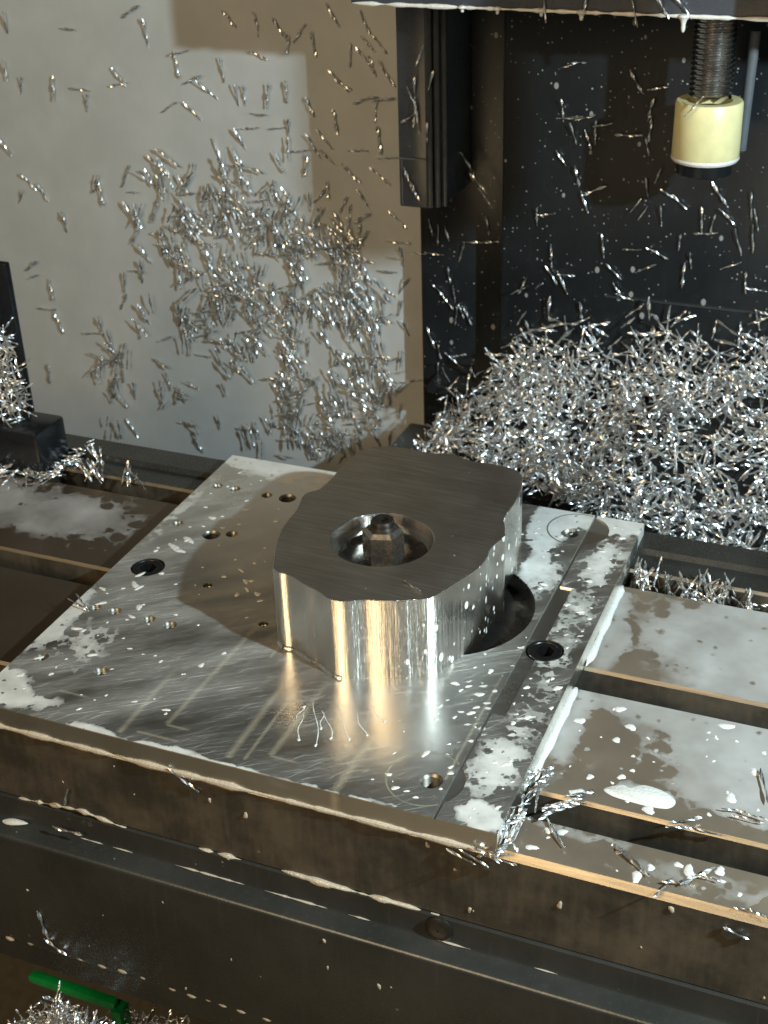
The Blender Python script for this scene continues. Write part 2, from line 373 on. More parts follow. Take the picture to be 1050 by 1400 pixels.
def smooth_loop(pts, n=6):
    out = []; m = len(pts)
    for i in range(m):
        p0, p1, p2, p3 = (Vector(pts[(i+k-1) % m]) for k in range(4))
        for k in range(n):
            t = k/n
            out.append(tuple(.5*((2*p1)+(p2-p0)*t+(2*p0-5*p1+4*p2-p3)*t*t+(3*p1-p0-3*p2+p3)*t**3)))
    return out
def circle(cx, cy, r, n=40, a0=0, a1=2*PI, end=False):
    k = n+1 if end else n
    return [(cx+r*math.cos(a0+(a1-a0)*i/n), cy+r*math.sin(a0+(a1-a0)*i/n)) for i in range(k)]
def slab(loops, z0, z1):
    """flat plate with holes: outlines filled even-odd by a 2D curve, then turned into a mesh (mm)"""
    cu = bpy.data.curves.new('outline', 'CURVE'); cu.dimensions = '2D'; cu.fill_mode = 'BOTH'; cu.extrude = (z1-z0)/2
    for lp in loops:
        sp = cu.splines.new('POLY'); sp.points.add(len(lp)-1)
        for p, (x, y) in zip(sp.points, lp): p.co = (x, y, 0, 1)
        sp.use_cyclic_u = True
    o = bpy.data.objects.new('outline', cu); COL.objects.link(o)
    dg = bpy.context.evaluated_depsgraph_get(); me = bpy.data.meshes.new_from_object(o.evaluated_get(dg))
    b = MB(); zc = (z0+z1)/2
    b.v = [(v.co.x, v.co.y, v.co.z+zc) for v in me.vertices]; b.f = [tuple(p.vertices) for p in me.polygons]; b.mi = [0]*len(b.f)
    bpy.data.objects.remove(o); bpy.data.curves.remove(cu); bpy.data.meshes.remove(me)
    return b

# ================================================================== enclosure (setting)
WALL_Y, FLANK_Y, COL_Y = 398.0, 384.0, 366.0
fl = struct(MB().box((-1000, -500, -262), (900, 500, -250)).build('tray_floor', 'tray_floor'))
struct(MB().box((-1000, WALL_Y, -250), (-150, WALL_Y+6, 620)).build('back_wall', 'grey_panel'))
struct(MB().box((-1000, WALL_Y-2, 180), (-150, WALL_Y-.2, 620)).build('upper_wall', 'dark_sheet'))
struct(MB().box((-1006, -500, -250), (-1000, WALL_Y+6, 620)).build('side_wall', 'grey_panel'))
struct(MB().box((900, -500, -250), (906, WALL_Y+6, 620)).build('side_wall', 'grey_panel'))

col_t = thing('machine_column', (60, 400, -250), 'black painted milling machine column spattered with coolant behind the chip heap', 'machine column')
MB().box((-118, COL_Y, -250), (320, 480, 620)).build('column_face', 'black_enamel', col_t, bevel=1.5)
MB().box((-171, FLANK_Y, -250), (-117, 480, 620)).build('column_flank', 'black_enamel', col_t, bevel=1)
MB().box((-160, COL_Y-4, -30), (-118.5, FLANK_Y-.5, -26)).build('seam_ledge', 'black_enamel', col_t)
MB().box((-60, COL_Y-1.2, 38), (320, COL_Y-.2, 39)).build('panel_seam', 'glossy_rail', col_t)

rc = thing('rail_cover', (-155, 362, 85), 'black rail cover with ribbed edge hanging down the column beside the tan strip of wall', 'rail cover')
MB().box((-165, 340, 85), (-149, FLANK_Y-1, 560)).build('cover_face', 'grey_enamel', rc, bevel=.8)
MB().box((-148.8, 344, 87), (-141, FLANK_Y-1, 560)).build('side_panel', 'grey_enamel', rc, bevel=.8)
for x, y, r in ((-148.2, 340.5, 1.9), (-144.6, 342.2, 1.7), (-141.6, 344.8, 1.5)):
    MB().lathe((x, y, 0), [(r, 86), (r, 560)], 12, cap0=True, cap1=True).build('edge_rib', 'glossy_rail', rc)
MB().box((-164.2, 339.3, 110), (-150, 339.8, 110.8)).build('label_edge', 'grey_tube', rc)
MB().box((-163.4, 339.3, 86.5), (-162.9, 339.8, 109.6)).build('label_edge', 'grey_tube', rc)

# head plate, plus added blockers above the frame that cast wall and column shadows
hd = thing('milling_head', (10, 300, 192), 'dark blue grey bar of the milling head with white drips along its lower edge', 'machine head')
MB().box((-169, 296, 192.4), (260, 303, 330)).build('head_plate', 'grey_enamel', hd, bevel=.8)
MB().box((40, 262, 207), (260, 295.5, 330)).build('body_blocker', 'black_enamel', hd)
MB().lathe((112, 155, 0), [(9, 205), (14, 208), (15.5, 214), (15.5, 268)], 40, cap0=True).build('nose_blocker', 'dark_steel', hd)
MB().box((86, 150, 266), (330, 247, 480)).build('housing_blocker', 'grey_enamel', hd, bevel=3)

# lead screw with the ivory bumper
ls = thing('lead_screw', (-10, 324, 114), 'threaded steel screw with an ivory plastic bumper on a black end cap', 'lead screw')
c0 = on_y(965, 200, 324)
prof = []
z = 153
while z < 200:
    prof += [(8.4, z), (9.5, z+.6), (9.5, z+1.1), (8.4, z+1.7)]; z += 2.2
b = MB(); n = 36
vs = []; fs = []
for i, (r, zz) in enumerate(prof):
    for k in range(n): t = 2*PI*k/n; vs.append((c0.x+r*math.cos(t), 324+r*math.sin(t), zz+2.2*k/n))
for i in range(len(prof)-1):
    for k in range(n):
        a_ = i*n+k; b_ = i*n+(k+1) % n
        if k < n-1: fs.append((a_, b_, b_+n, a_+n))
        elif i+4 < len(prof)-1: fs.append((a_, b_+4*n, b_+5*n, a_+n))
b.add(vs, fs).build('screw_thread', 'bright_steel', ls)
zb = on_y(960, 232, 324-17).z; zt = on_y(965, 136, 324).z
MB().lathe((c0.x, 324, 0), [(13, zb+.2), (14.4, zb), (15.2, zb+1.2), (15.0, zt-1), (14.4, zt), (10.2, zt), (9.9, zt-4)], 48, cap0=True).build('bumper', 'ivory_nylon', ls, sharp=50)
MB().lathe((c0.x, 324, 0), [(11.6, zb-6.2), (12.6, zb-5.6), (12.6, zb+.1)], 40, cap0=True).build('end_cap', 'black_plastic', ls)
MB().lathe((c0.x, 324, 0), [(14.9, zb+.2), (15.5, zb+1.2), (15.3, zb+2.4)], 48).build('foam_ring', 'coolant_milk', ls)
a1, a2 = on_y(1030, 70, 345), on_y(1013, 205, 345)
tag(MB().tube([a1+(a1-a2)*.2, a1, a2, a2+(a2-a1)*.02], [2.4, 2.4, 2.4, 1.2], 12).build('coolant_tube', 'grey_tube'),
    'slim grey tube standing behind the ivory bumper at the right edge', 'tube')

# ================================================================== machine table
tb = thing('machine_table', (0, 0, -41.5), 'brown cast iron mill table with T slots under the aluminium plate', 'machine table')
Z = -8.0
prof = [(0, -41.5), (0, -10.0), (2.1, Z)]; mi = [0, 1]                       # front face, worn front chamfer
mats = ['table', 'edge', 'table_side', 'dark_sheet']
seg = [2, 1]
for y0, y1 in ((19.5, 32), (91.5, 104.5), (165, 178)):
    ym = (y0+y1)/2
    prof += [(y0-.5, Z), (y0, Z-.5), (y0, Z-13), (ym-11, Z-13), (ym-11, Z-21), (ym+11, Z-21), (ym+11, Z-13), (y1, Z-13), (y1, Z-1.1), (y1+1.1, Z)]
    seg += [0, 0, 2, 2, 2, 2, 2, 2, 2, 1]
prof += [(192, Z), (193, Z+2.5), (207, Z+2.5), (208.5, Z+1), (208.5, -41.5)]
seg += [3, 3, 3, 3, 2, 2]
MB().extrude_x(prof, -620, 460, seg[:len(prof)] + [2]*(len(prof)-len(seg))).build('table_body', mats, tb, fix=True, sharp=20)

# sheet metal apron below the table
ap = thing('sheet_cover', (0, 0, -124), 'dark folded sheet metal cover below the front of the mill table', 'cover')
arc = lambda cy, cz, r, t0, t1, k: [(cy+r*math.cos(t0+(t1-t0)*i/k), cz+r*math.sin(t0+(t1-t0)*i/k)) for i in range(k+1)]
pr_ = [(6, -42), (-1.5, -42), (-2, -50.5), (-2.6, -51.6)] + [(-8.0, -52.7)] + arc(-8.0, -55.0, 2.3, PI/2, PI, 5) + [(-10.3, -108), (-9.6, -110.2), (-8.2, -110.6), (-7.6, -124), (6, -124)]
MB().extrude_x(pr_, -620, 460).build('cover_panel', 'dark_sheet', ap, fix=True, sharp=40)
bl = MB(); q = on_y(600, 1270, -2)
b = MB(); pts = []
for i, (r, y) in enumerate([(5.0, -1.4), (5.0, -2.4), (4.2, -2.9), (2.5, -3.2), (.3, -3.3)]):
    for k in range(20): t = 2*PI*k/20; pts.append((q.x+r*math.cos(t), y, q.z+r*math.sin(t)))
b.add(pts, [(i*20+k, i*20+(k+1) % 20, (i+1)*20+(k+1) % 20, (i+1)*20+k) for i in range(4) for k in range(20)])
b.build('button_screw', 'dark_steel', ap, fix=True)
# saddle behind and under the table
tag(MB().box((-420, 40, -160), (330, 204, -42.5)).build('saddle', 'black_enamel', bevel=2), 'black saddle casting of the mill under the table', 'machine saddle')
tag(MB().box((-172, 301, -250), (330, COL_Y-1, -52)).build('column_foot', 'black_enamel', bevel=2), 'black foot of the column below the heap of chips', 'machine base')

# ================================================================== plate
pl = thing('aluminium_plate', (0, 0, -8), 'bright machined aluminium plate with tapped holes wet with white coolant', 'plate')
holes = [(-192.3, 174.1, 2.5), (-183.2, 174.2, 2.6), (-166.4, 173.4, 2.5), (-156.3, 174, 4.0), (-192.5, 137.7, 2.5), (-173.5, 133.6, 4.0), (-165.3, 137.2, 2.7),
         (-155.5, 97.2, 2.0), (-190.4, 67.7, 2.4), (-181.5, 68.1, 2.7), (-165.6, 67.7, 2.6), (-155.8, 66.9, 2.8), (-190.8, 31.6, 2.5), (-164.8, 31.6, 2.7),
         (-121.4, 79.7, 2.0), (-28.1, 16.4, 3.9), (-28, 185.8, 3.9)]
SL, SR, SRR = (-186.1, 101.3), (-13.8, 99.6), 7.2
PK = (-60, 117, 35.7)
ZT = -.6
hl = [circle(x, y, r, 20) for x, y, r in holes]
base = slab([[(-200, 0), (0, 0), (0, 204), (-200, 204)], circle(*SL, 7.2, 36), circle(*SR, SRR, 36), circle(*PK, 72)] + hl, -8, ZT)
def chord(cx, cy, r, x): return math.sqrt(r*r-(x-cx)**2)
XL, XR, XW = -21.7, -20.5, -15.6
h1 = chord(*SR, SRR, XW)
th = math.atan2(h1, XW-SR[0])
left = [(-200, 0), (XL, 0), (XL, 204), (-200, 204)]
def arc_pts(cx, cy, r, x, n=24):
    h = chord(cx, cy, r, x); t = math.atan2(h, x-cx); return circle(cx, cy, r, n, -t, t, True)
right = [(XR, 0)] + arc_pts(-30.2, 16.7, 13.2, XR) + [(XR, 57), (XW, 57)] + circle(*SR, SRR, 24, th-2*PI, -th, True)[::-1][::-1]
# walk round the right hand side of the screw hole (from below to above)
right = [(XR, 0)] + arc_pts(-30.2, 16.7, 13.2, XR) + [(XR, 57), (XW, 57)] + circle(*SR, SRR, 24, -th, th, True) + [(XW, 144), (XR, 144)] + arc_pts(-25.5, 190, 13.2, XR) + [(XR, 204), (0, 204), (0, 0)]
top = slab([left, circle(*SL, 7.2, 36), circle(*PK, 72)] + hl, ZT, 0)
top2 = slab([right], ZT, 0)
base.add(top.v, top.f); base.add(top2.v, top2.f)
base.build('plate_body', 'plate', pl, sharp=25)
liners = {}
for x, y, r in holes:
    key = round(r, 1)
    if key not in liners:
        p = []; z = -8.0
        while z < -.9: p += [(r*.96, z), (r*.80, z+.45)]; z += .9
        p += [(r*.97, -.5), (r*1.0, -.25)]
        b = MB().lathe((x, y, 0), p, 20); b.f = [f[::-1] for f in b.f]
        o = b.build('threaded_hole', 'thread_metal', pl, sharp=60); liners[key] = (o, x, y)
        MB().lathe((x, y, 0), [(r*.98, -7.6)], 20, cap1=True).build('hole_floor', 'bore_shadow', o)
    else:
        o0, x0, y0 = liners[key]; o = o0.copy(); COL.objects.link(o); o.parent = pl; o.location = ((x-x0)*S, (y-y0)*S, 0)
        for ch in o0.children: c2 = ch.copy(); COL.objects.link(c2); c2.parent = o
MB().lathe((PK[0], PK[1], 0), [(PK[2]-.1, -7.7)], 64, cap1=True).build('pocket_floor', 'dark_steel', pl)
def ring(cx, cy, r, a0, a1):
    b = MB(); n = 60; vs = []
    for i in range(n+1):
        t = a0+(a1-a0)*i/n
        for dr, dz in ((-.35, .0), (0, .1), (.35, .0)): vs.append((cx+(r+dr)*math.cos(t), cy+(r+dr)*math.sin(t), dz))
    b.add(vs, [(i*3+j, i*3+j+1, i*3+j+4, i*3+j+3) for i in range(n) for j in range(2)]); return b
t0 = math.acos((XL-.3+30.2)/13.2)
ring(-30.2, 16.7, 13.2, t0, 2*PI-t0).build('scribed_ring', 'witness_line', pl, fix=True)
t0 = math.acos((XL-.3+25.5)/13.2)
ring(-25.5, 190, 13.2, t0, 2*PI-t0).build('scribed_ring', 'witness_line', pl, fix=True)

def cap_screw(x, y, label):
    t = thing('cap_screw', (x, y, -8), label, 'screw', 'black socket screws holding the plate')
    hexa = circle(0, 0, 3.7, 6, .4, .4+2*PI)
    b = slab([circle(x, y, 6.5, 40), [(x+a, y+c) for a, c in hexa]], -5, -.5); b.build('screw_head', 'black_oxide', t, sharp=30)
    MB().lathe((x, y, 0), [(6.3, -5.2)], 24, cap1=True).build('socket_floor', 'bore_shadow', t)
    MB().lathe((x, y, 0), [(6.5, -.5), (6.2, -.25), (5.6, -.2), (5.4, -.45)], 40).build('rim', 'black_oxide', t)
cap_screw(*SL, 'black hex socket screw sunk in the left edge of the plate beside the shadow')
cap_screw(*SR, 'black hex socket screw in the groove of the right edge of the plate')

# ================================================================== the milled part
PT = [(-109.7, 69.7), (-110.5, 71.6), (-117.7, 89.7), (-119.9, 102.2), (-120.1, 112.1), (-122.5, 121.6), (-122.4, 125.6), (-119.4, 129.3), (-118.1, 133.7), (-117.8, 143.4), (-117.9, 156.1), (-116.3, 165.3), (-113.3, 171.4), (-107.8, 174.7), (-99.9, 175.9), (-91.5, 175.2), (-84.8, 175.5), (-80.0, 177.1), (-75.8, 176.8), (-69.5, 174.0), (-61.6, 173.9), (-53.7, 173.7), (-47.8, 171.6), (-44.0, 167.4), (-42.3, 159.8), (-40.8, 151.1), (-40.5, 142.2), (-40.9, 135.8), (-40.3, 131.1), (-38.3, 125.7), (-36.7, 121.5), (-36.5, 118.1), (-38.1, 114.0), (-38.5, 108.1), (-37.9, 102.7), (-38.7, 94.7), (-41.5, 86.2), (-43.8, 80.0), (-45.5, 75.3), (-47.3, 70.9), (-50.9, 68.4), (-56.6, 65.6), (-62.4, 63.1), (-68.7, 61.7), (-73.4, 59.2), (-77.3, 57.5), (-81.3, 57.5), (-85.2, 59.6), (-89.2, 61.9), (-94.0, 63.3), (-98.8, 65.9), (-103.2, 67.6), (-106.3, 67.6)]
PT = PT[::-1]
PT = smooth_loop(PT, 8)
def ccw(p): return p if sum(p[i-1][0]*p[i][1]-p[i][0]*p[i-1][1] for i in range(len(p))) > 0 else p[::-1]
PT = ccw(PT)
for _ in range(6): PT = [(.25*PT[i-1][0]+.5*PT[i][0]+.25*PT[(i+1) % len(PT)][0], .25*PT[i-1][1]+.5*PT[i][1]+.25*PT[(i+1) % len(PT)][1]) for i in range(len(PT))]
def flute(p, i):
    t = Vector(p[(i+1) % len(p)])-Vector(p[i-1]); t.normalize(); u = i*.42; k = min(1, i/14, (len(p)-1-i)/14)*(.075*math.sin(u*.9+2.3*math.sin(u*.17))+.035*mnoise.noise(Vector((u*1.3, 0, 4)))+.016*math.sin(u*4.7+3*math.sin(u*.23)))
    return (p[i][0]+t.y*k, p[i][1]-t.x*k)
PT = [flute(PT, i) for i in range(len(PT))]          # shallow flutes left by the end mill
BC = (-79.5, 102.3)
H = 34.0
wk = thing('milled_part', (-79.5, 116, 0), 'thick scalloped aluminium part with a round bore bolted on the plate', 'machined part')
def offs(pts, d):
    n = len(pts); out = []
    for i in range(n):
        t = Vector(pts[(i+1) % n])-Vector(pts[i-1]); t.normalize(); out.append((pts[i][0]-t.y*d, pts[i][1]+t.x*d))
    return out
b = MB(); n = len(PT); inn = offs(PT, .2)
for pts_, zz in ((PT, .05), (PT, H-.2), (inn, H)): b.v += [(x, y, zz) for x, y in pts_]
b.f = [(k*n+i, k*n+(i+1) % n, (k+1)*n+(i+1) % n, (k+1)*n+i) for k in range(2) for i in range(n)]; b.mi = [0]*len(b.f)
b.build('side_wall', 'part_side', wk, sharp=28)
tp = MB(); rim = []
for x, y in inn:
    t = math.atan2(y-BC[1], x-BC[0]); rim.append((BC[0]+19.9*math.cos(t), BC[1]+19.9*math.sin(t)))
tp.v = [(x, y, H) for x, y in inn]+[(x, y, H) for x, y in rim]; tp.f = [(i, (i+1) % n, n+(i+1) % n, n+i) for i in range(n)]; tp.mi = [0]*n
tp.build('top_face', 'part_top', wk, smooth=False)
b = MB().lathe((*BC, 0), [(17.2, H-9), (17.2, H-6.6), (19.4, H-6.4), (19.4, H-.5), (19.9, H-.02)], 64); b.f = [f[::-1] for f in b.f]
b.build('bore_wall', 'part_side', wk, sharp=30)
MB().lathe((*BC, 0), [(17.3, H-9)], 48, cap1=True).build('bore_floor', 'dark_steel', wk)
MB().prism(PT, -.02, .04).build('underside', 'part_side', wk)
# burr left standing along the lower left edge
bu = []
for i, (x, y) in enumerate(PT):
    a_ = math.degrees(math.atan2(y-BC[1], x-BC[0]))
    if -165 < a_ < -88: bu.append(i)
b = MB(); vs = []
for i in bu:
    t = Vector(PT[(i+1) % n])-Vector(PT[i-1]); t.normalize(); nx, ny = t.y, -t.x; x, y = PT[i]; k = .9+.4*mnoise.noise(Vector((x*.2, y*.2, 0)))
    vs += [(x-nx*.1, y-ny*.1, 1.5), (x+nx*k*.6, y+ny*k*.6, 1.0), (x+nx*k, y+ny*k, .05)]
b.add(vs, [(j*3+m, (j+1)*3+m, (j+1)*3+m+1, j*3+m+1) for j in range(len(bu)-1) for m in range(2)]).build('burr', 'part_side', wk, fix=True)
nt = thing('clamp_nut', (*BC, H-9), 'dark tall hex nut clamping the part inside its bore', 'nut')
NX, NY = BC[0]+.2, BC[1]+.4
b = MB(); ro = .28
def hexring(r, z): return [(NX+r*math.cos(ro+PI/3*k), NY+r*math.sin(ro+PI/3*k), z) for k in range(6)]
z0 = H-9
MB().prism([(x, y) for x, y, _ in hexring(8.0, 0)], z0+.3, z0+12.4).build('hex_body', 'nut_steel', nt, fix=True, smooth=False)
b = MB(); lo, hi = hexring(8.0, z0+12.4), hexring(6.4, z0+14.0)
b.add(lo+hi, [(k, (k+1) % 6, 6+(k+1) % 6, 6+k) for k in range(6)]+[tuple(range(6, 12))]).build('chamfer', 'nut_steel', nt, smooth=False)
MB().lathe((NX, NY, 0), [(5.2, z0+13.9), (5.0, z0+14.6), (4.4, z0+15.2), (4.4, z0+17.0), (3.9, z0+17.5), (2.3, z0+17.5), (2.1, z0+15)], 36).build('dome', 'dark_steel', nt, sharp=25)
MB().lathe((NX, NY, 0), [(2.2, z0+15.2)], 6, cap1=True).build('socket', 'bore_shadow', nt)
MB().lathe((NX, NY, 0), [(10.2, z0+.02), (10.2, z0+.3), (7, z0+.32)], 36).build('washer', 'dark_steel', nt)

# ================================================================== left bracket
bk = thing('black_bracket', (-300, 176, -8), 'glossy black block at the left edge with chips heaped on it', 'bracket')
p0 = on_z(58, 655, -8)
MB().box((p0.x-75, p0.y, -7.9), (p0.x+.5, p0.y+24, 15.5)).build('block', 'black_plastic', bk, bevel=2)
a1 = on_y(8, 360, p0.y+26)
bp = thing('black_upright', (a1.x-10, p0.y+26, -8), 'narrow black upright plate at the left edge behind the chip covered block', 'upright')
MB().box((a1.x-30, p0.y+25, -7.9), (a1.x, p0.y+29, a1.z)).build('upright_plate', 'black_plastic', bp, bevel=.8)

# green brush handle in the tray
q0, q1, q2 = on_y(40, 1336, 8), on_y(158, 1376, 8), on_y(166, 1402, 8)
gh = thing('green_scraper', tuple(q0), 'green plastic handle lying in the chip tray below the cover', 'handle')
d = (q1-q0).normalized(); up_ = Vector((0, 0, 1))
b = MB(); vs = []
for pnt in (q0, q0+d*3, q1-d*2, q1):
    e = 1.6 if pnt in (q0,) else 2.4
    vs += [pnt+Vector((0, -1, -e)), pnt+Vector((0, 3, -e)), pnt+Vector((0, 3, e)), pnt+Vector((0, -1, e))]
b.add(vs, [(i*4+k, i*4+(k+1) % 4, i*4+4+(k+1) % 4, i*4+4+k) for i in range(3) for k in range(4)]+[(3, 2, 1, 0), (12, 13, 14, 15)])
b.build('handle_bar', 'green_plastic', gh, fix=True, bevel=.8)
MB().box((q1.x-2, q1.y-2, q1.z-22), (q1.x+3, q1.y+5, q1.z-1)).build('handle_end', 'green_plastic', gh, bevel=.8)

# ================================================================== aluminium chips
def chip_shape(seed, rings=8):
    """a twisted, pinched sliver lying along x, 10 mm long (in mm)"""
    r = random.Random(seed); turns = r.uniform(.45, 1.0); w0 = r.uniform(.44, .66); bend = r.uniform(-.22, .22); ph = r.uniform(0, PI); lob = r.choice((2, 3, 3))
    vs = []; fs = []
    for i in range(rings):
        t = i/(rings-1); a = ph+turns*2*PI*t
        wd = w0*(.66+.34*abs(math.sin(PI*(lob*t*.94+.1))))*(1 if .02 < t < .98 else .3)
        th_ = .27
        cx = -5+10*t; cy = bend*(4*(t-.5)**2-.5); cz = .16*math.sin(2*PI*t+ph)
        u = Vector((0, math.cos(a), math.sin(a))); v = Vector((0, -math.sin(a), math.cos(a)))
        c = Vector((cx, cy, cz))
        vs += [c+u*wd, c+v*th_, c-u*wd, c-v*th_]
    for i in range(rings-1):
        for k in range(4): fs.append((i*4+k, i*4+(k+1) % 4, i*4+4+(k+1) % 4, i*4+4+k))
    fs += [(3, 2, 1, 0), tuple((rings-1)*4+k for k in range(4))]
    return vs, fs
CHIPS = [chip_shape(i, 10) for i in range(8)]
CHIPS_LO = [chip_shape(i+20, 9) for i in range(10)]
chip_me = []
for i, (vs, fs) in enumerate(CHIPS):
    me = bpy.data.meshes.new('metal_chip'); me.from_pydata([tuple(v*S) for v in vs], [], fs); me.materials.append(M['chip_metal']); chip_me.append(me)
def frame(d, nrm, spin=0):
    d = Vector(d).normalized(); nrm = Vector(nrm); v = nrm.cross(d)
    if v.length < 1e-4: v = Vector((1, .3, .2)).cross(d)
    v.normalize(); u = d.cross(v)
    m = Matrix((d, v, u)).transposed(); return m @ Matrix.Rotation(spin, 3, 'X')
NCH = [0]
def chip(P, d, nrm, length, label, group=None, wide=1.0):
    me = random.choice(chip_me); o = bpy.data.objects.new('metal_chip', me); COL.objects.link(o)
    k = length/10; m = frame(d, nrm, random.uniform(0, 6)) @ Matrix.Diagonal((k, wide*(.55+.45*k), wide*(.55+.45*k)))
    o.matrix_world = Matrix.Translation(Vector(P)*S) @ m.to_4x4()
    NCH[0] += 1
    return tag(o, label, 'metal chip', group)
class ChipStuff:
    def __init__(s): s.V = []; s.F = []; s.n = 0
    def add(s, P, d, nrm, length, wide=1.0):
        vs, fs = random.choice(CHIPS_LO); k = length/10
        m = frame(d, nrm, random.uniform(0, 6)) @ Matrix.Diagonal((k, wide*(.55+.45*k), wide*(.55+.45*k))); P = Vector(P)
        s.V += [tuple((m @ v+P)*S) for v in vs]; s.F += [tuple(s.n+i for i in f) for f in fs]; s.n += len(vs)
    def build(s, name, label, cat='metal chips', group=None):
        me = bpy.data.meshes.new(name); me.from_pydata(s.V, [], s.F); me.materials.append(M['chip_metal'])
        o = bpy.data.objects.new(name, me); COL.objects.link(o); return tag(o, label, cat, group, 'stuff')
def rnd_dir(): return Vector(RNG.normal(size=3)).normalized()

def tilt(a):
    return 'upright' if abs(a) <= 9 else ('level' if abs(a) > 62 else ('right leaning' if a > 0 else 'left leaning'))
def spot(px, py, x0, x1, y0, y1):
    v = ('upper', 'middle', 'lower')[max(0, min(2, int(3*(py-y0)/(y1-y0))))]; h = ('left', 'centre', 'right')[max(0, min(2, int(3*(px-x0)/(x1-x0))))]
    return v+' '+h
# --- chips on the back wall -------------------------------------------------
def wall_chip(px, py, ang, ln, y=WALL_Y):
    """ang: degrees from the vertical in the wall plane"""
    P = on_y(px, py, y); a = math.radians(ang)
    d = Vector((math.sin(a), random.uniform(-.28, .05), math.cos(a)))
    return Vector((P.x, y-random.uniform(.8, 2.6), P.z)), d, Vector((0, -1, 0)), ln
sparse = [(10, 30, 5), (10, 95, 0), (30, 118, 20), (75, 120, 5), (110, 122, 95), (120, 140, 15), (90, 39, 90), (180, 15, 60), (200, 45, -2), (165, 105, -35), (163, 115, 80), (245, 72, 75),
          (243, 88, -8), (265, 108, 65), (285, 122, -45), (232, 146, 60), (265, 152, -45), (10, 200, -30), (40, 248, -40), (60, 262, -25), (30, 268, 35), (90, 305, 2), (133, 250, 25), (140, 262, -5),
          (305, 95, -3), (335, 130, 5), (368, 130, 12), (393, 125, 3), (325, 130, -2), (355, 155, 88), (340, 175, 80), (330, 190, -20), (378, 175, 80), (395, 180, 10), (173, 240, 30), (182, 262, 85),
          (45, 362, 55), (45, 378, 65), (72, 395, -5), (65, 422, 85), (82, 440, -15), (200, 345, -25), (186, 370, 85), (172, 385, 10), (170, 412, 30), (140, 445, 5), (128, 455, 85), (68, 510, 2)]
G1 = 'single chips on the bare part of the grey wall'
for px, py, a in sparse:
    chip(*wall_chip(px, py, a, random.uniform(12, 18)), tilt(a)+' silver chip alone on the bare grey wall, '+spot(px, py, 0, 400, 0, 520), G1, 1.15)
blobs = [(225, 235, 30, 22, 9), (250, 255, 20, 25, 6), (330, 235, 40, 30, 16), (290, 300, 50, 40, 34), (240, 330, 30, 35, 18), (350, 290, 45, 35, 30), (400, 320, 40, 40, 30), (460, 330, 40, 35, 24),
         (200, 295, 25, 10, 6), (300, 400, 50, 40, 34), (270, 450, 35, 35, 20), (350, 430, 40, 35, 24), (330, 380, 40, 30, 18), (405, 400, 15, 60, 16), (400, 480, 16, 60, 18), (410, 560, 25, 40, 24),
         (455, 420, 30, 50, 22), (480, 360, 25, 50, 18), (500, 450, 22, 70, 24), (470, 540, 35, 55, 34), (520, 520, 20, 60, 22), (155, 500, 20, 50, 16), (170, 545, 20, 30, 8), (240, 530, 25, 40, 8),
         (200, 440, 25, 30, 6), (280, 590, 30, 20, 5), (330, 500, 60, 50, 16), (350, 590, 20, 20, 6), (440, 600, 40, 20, 18)]
tan = [(315, 25, -40), (352, 35, -5), (385, 40, -35), (410, 45, 40), (430, 60, -5), (355, 75, -70), (465, 110, -45), (480, 75, 5), (500, 80, -40), (505, 60, -40), (520, 60, -40), (425, 145, -20), (470, 115, -60),
       (460, 165, -10), (430, 200, -30), (450, 215, -45), (490, 205, 85), (500, 135, 70), (510, 90, -20), (520, 190, -5), (530, 100, -30), (525, 135, 75), (515, 150, 10), (440, 265, 40), (425, 275, 5),
       (500, 275, -30), (470, 280, 30), (520, 240, -55), (530, 215, 80), (545, 330, 85), (550, 350, -5), (545, 300, -45), (552, 390, 30), (548, 420, 15), (556, 450, -20), (550, 490, 5), (560, 520, 70), (548, 560, 10), (535, 400, -50), (530, 370, 85),
       (420, 225, 10), (445, 190, -40), (480, 235, -50), (410, 205, 80), (500, 30, -25), (395, 60, 10), (456, 20, -30)]
G2 = 'chips on the tan shadowed part of the grey wall'
for px, py, a in tan:
    chip(*wall_chip(px, py, a, random.uniform(11, 17)), tilt(a)+' gold glinting chip on the tan shadowed wall, '+spot(px, py, 280, 575, 0, 560), G2, 1.15)
wst = ChipStuff(); allw = []
for cx, cy, sx, sy, nn in blobs:
    a0 = random.uniform(-25, 15)
    for _ in range(int(nn*(1.15 if cx < 380 else 1.6))):
        px, py = random.gauss(cx, sx*.6), random.gauss(cy, sy*.6)
        a = random.gauss(a0, 22) if random.random() < .82 else random.uniform(50, 110)
        allw.append((px, py, a))
random.shuffle(allw)
G3 = 'chips in the dense patch on the grey wall'
for i, (px, py, a) in enumerate(allw):
    ln = random.uniform(10, 19)
    if px > 572: continue
    if i < 95: chip(*wall_chip(px, py, a, ln), tilt(a)+' silver chip in the dense patch on the grey wall, '+spot(px, py, 130, 570, 220, 620), G3, 1.15)
    else:
        P, d, nr, ln = wall_chip(px, py, a, ln); P.y -= random.uniform(0, 3.5); wst.add(P, d, nr, ln, 1.15)
wst.build('wall_chips', 'dense crust of small silver chips clinging to the middle of the grey wall')

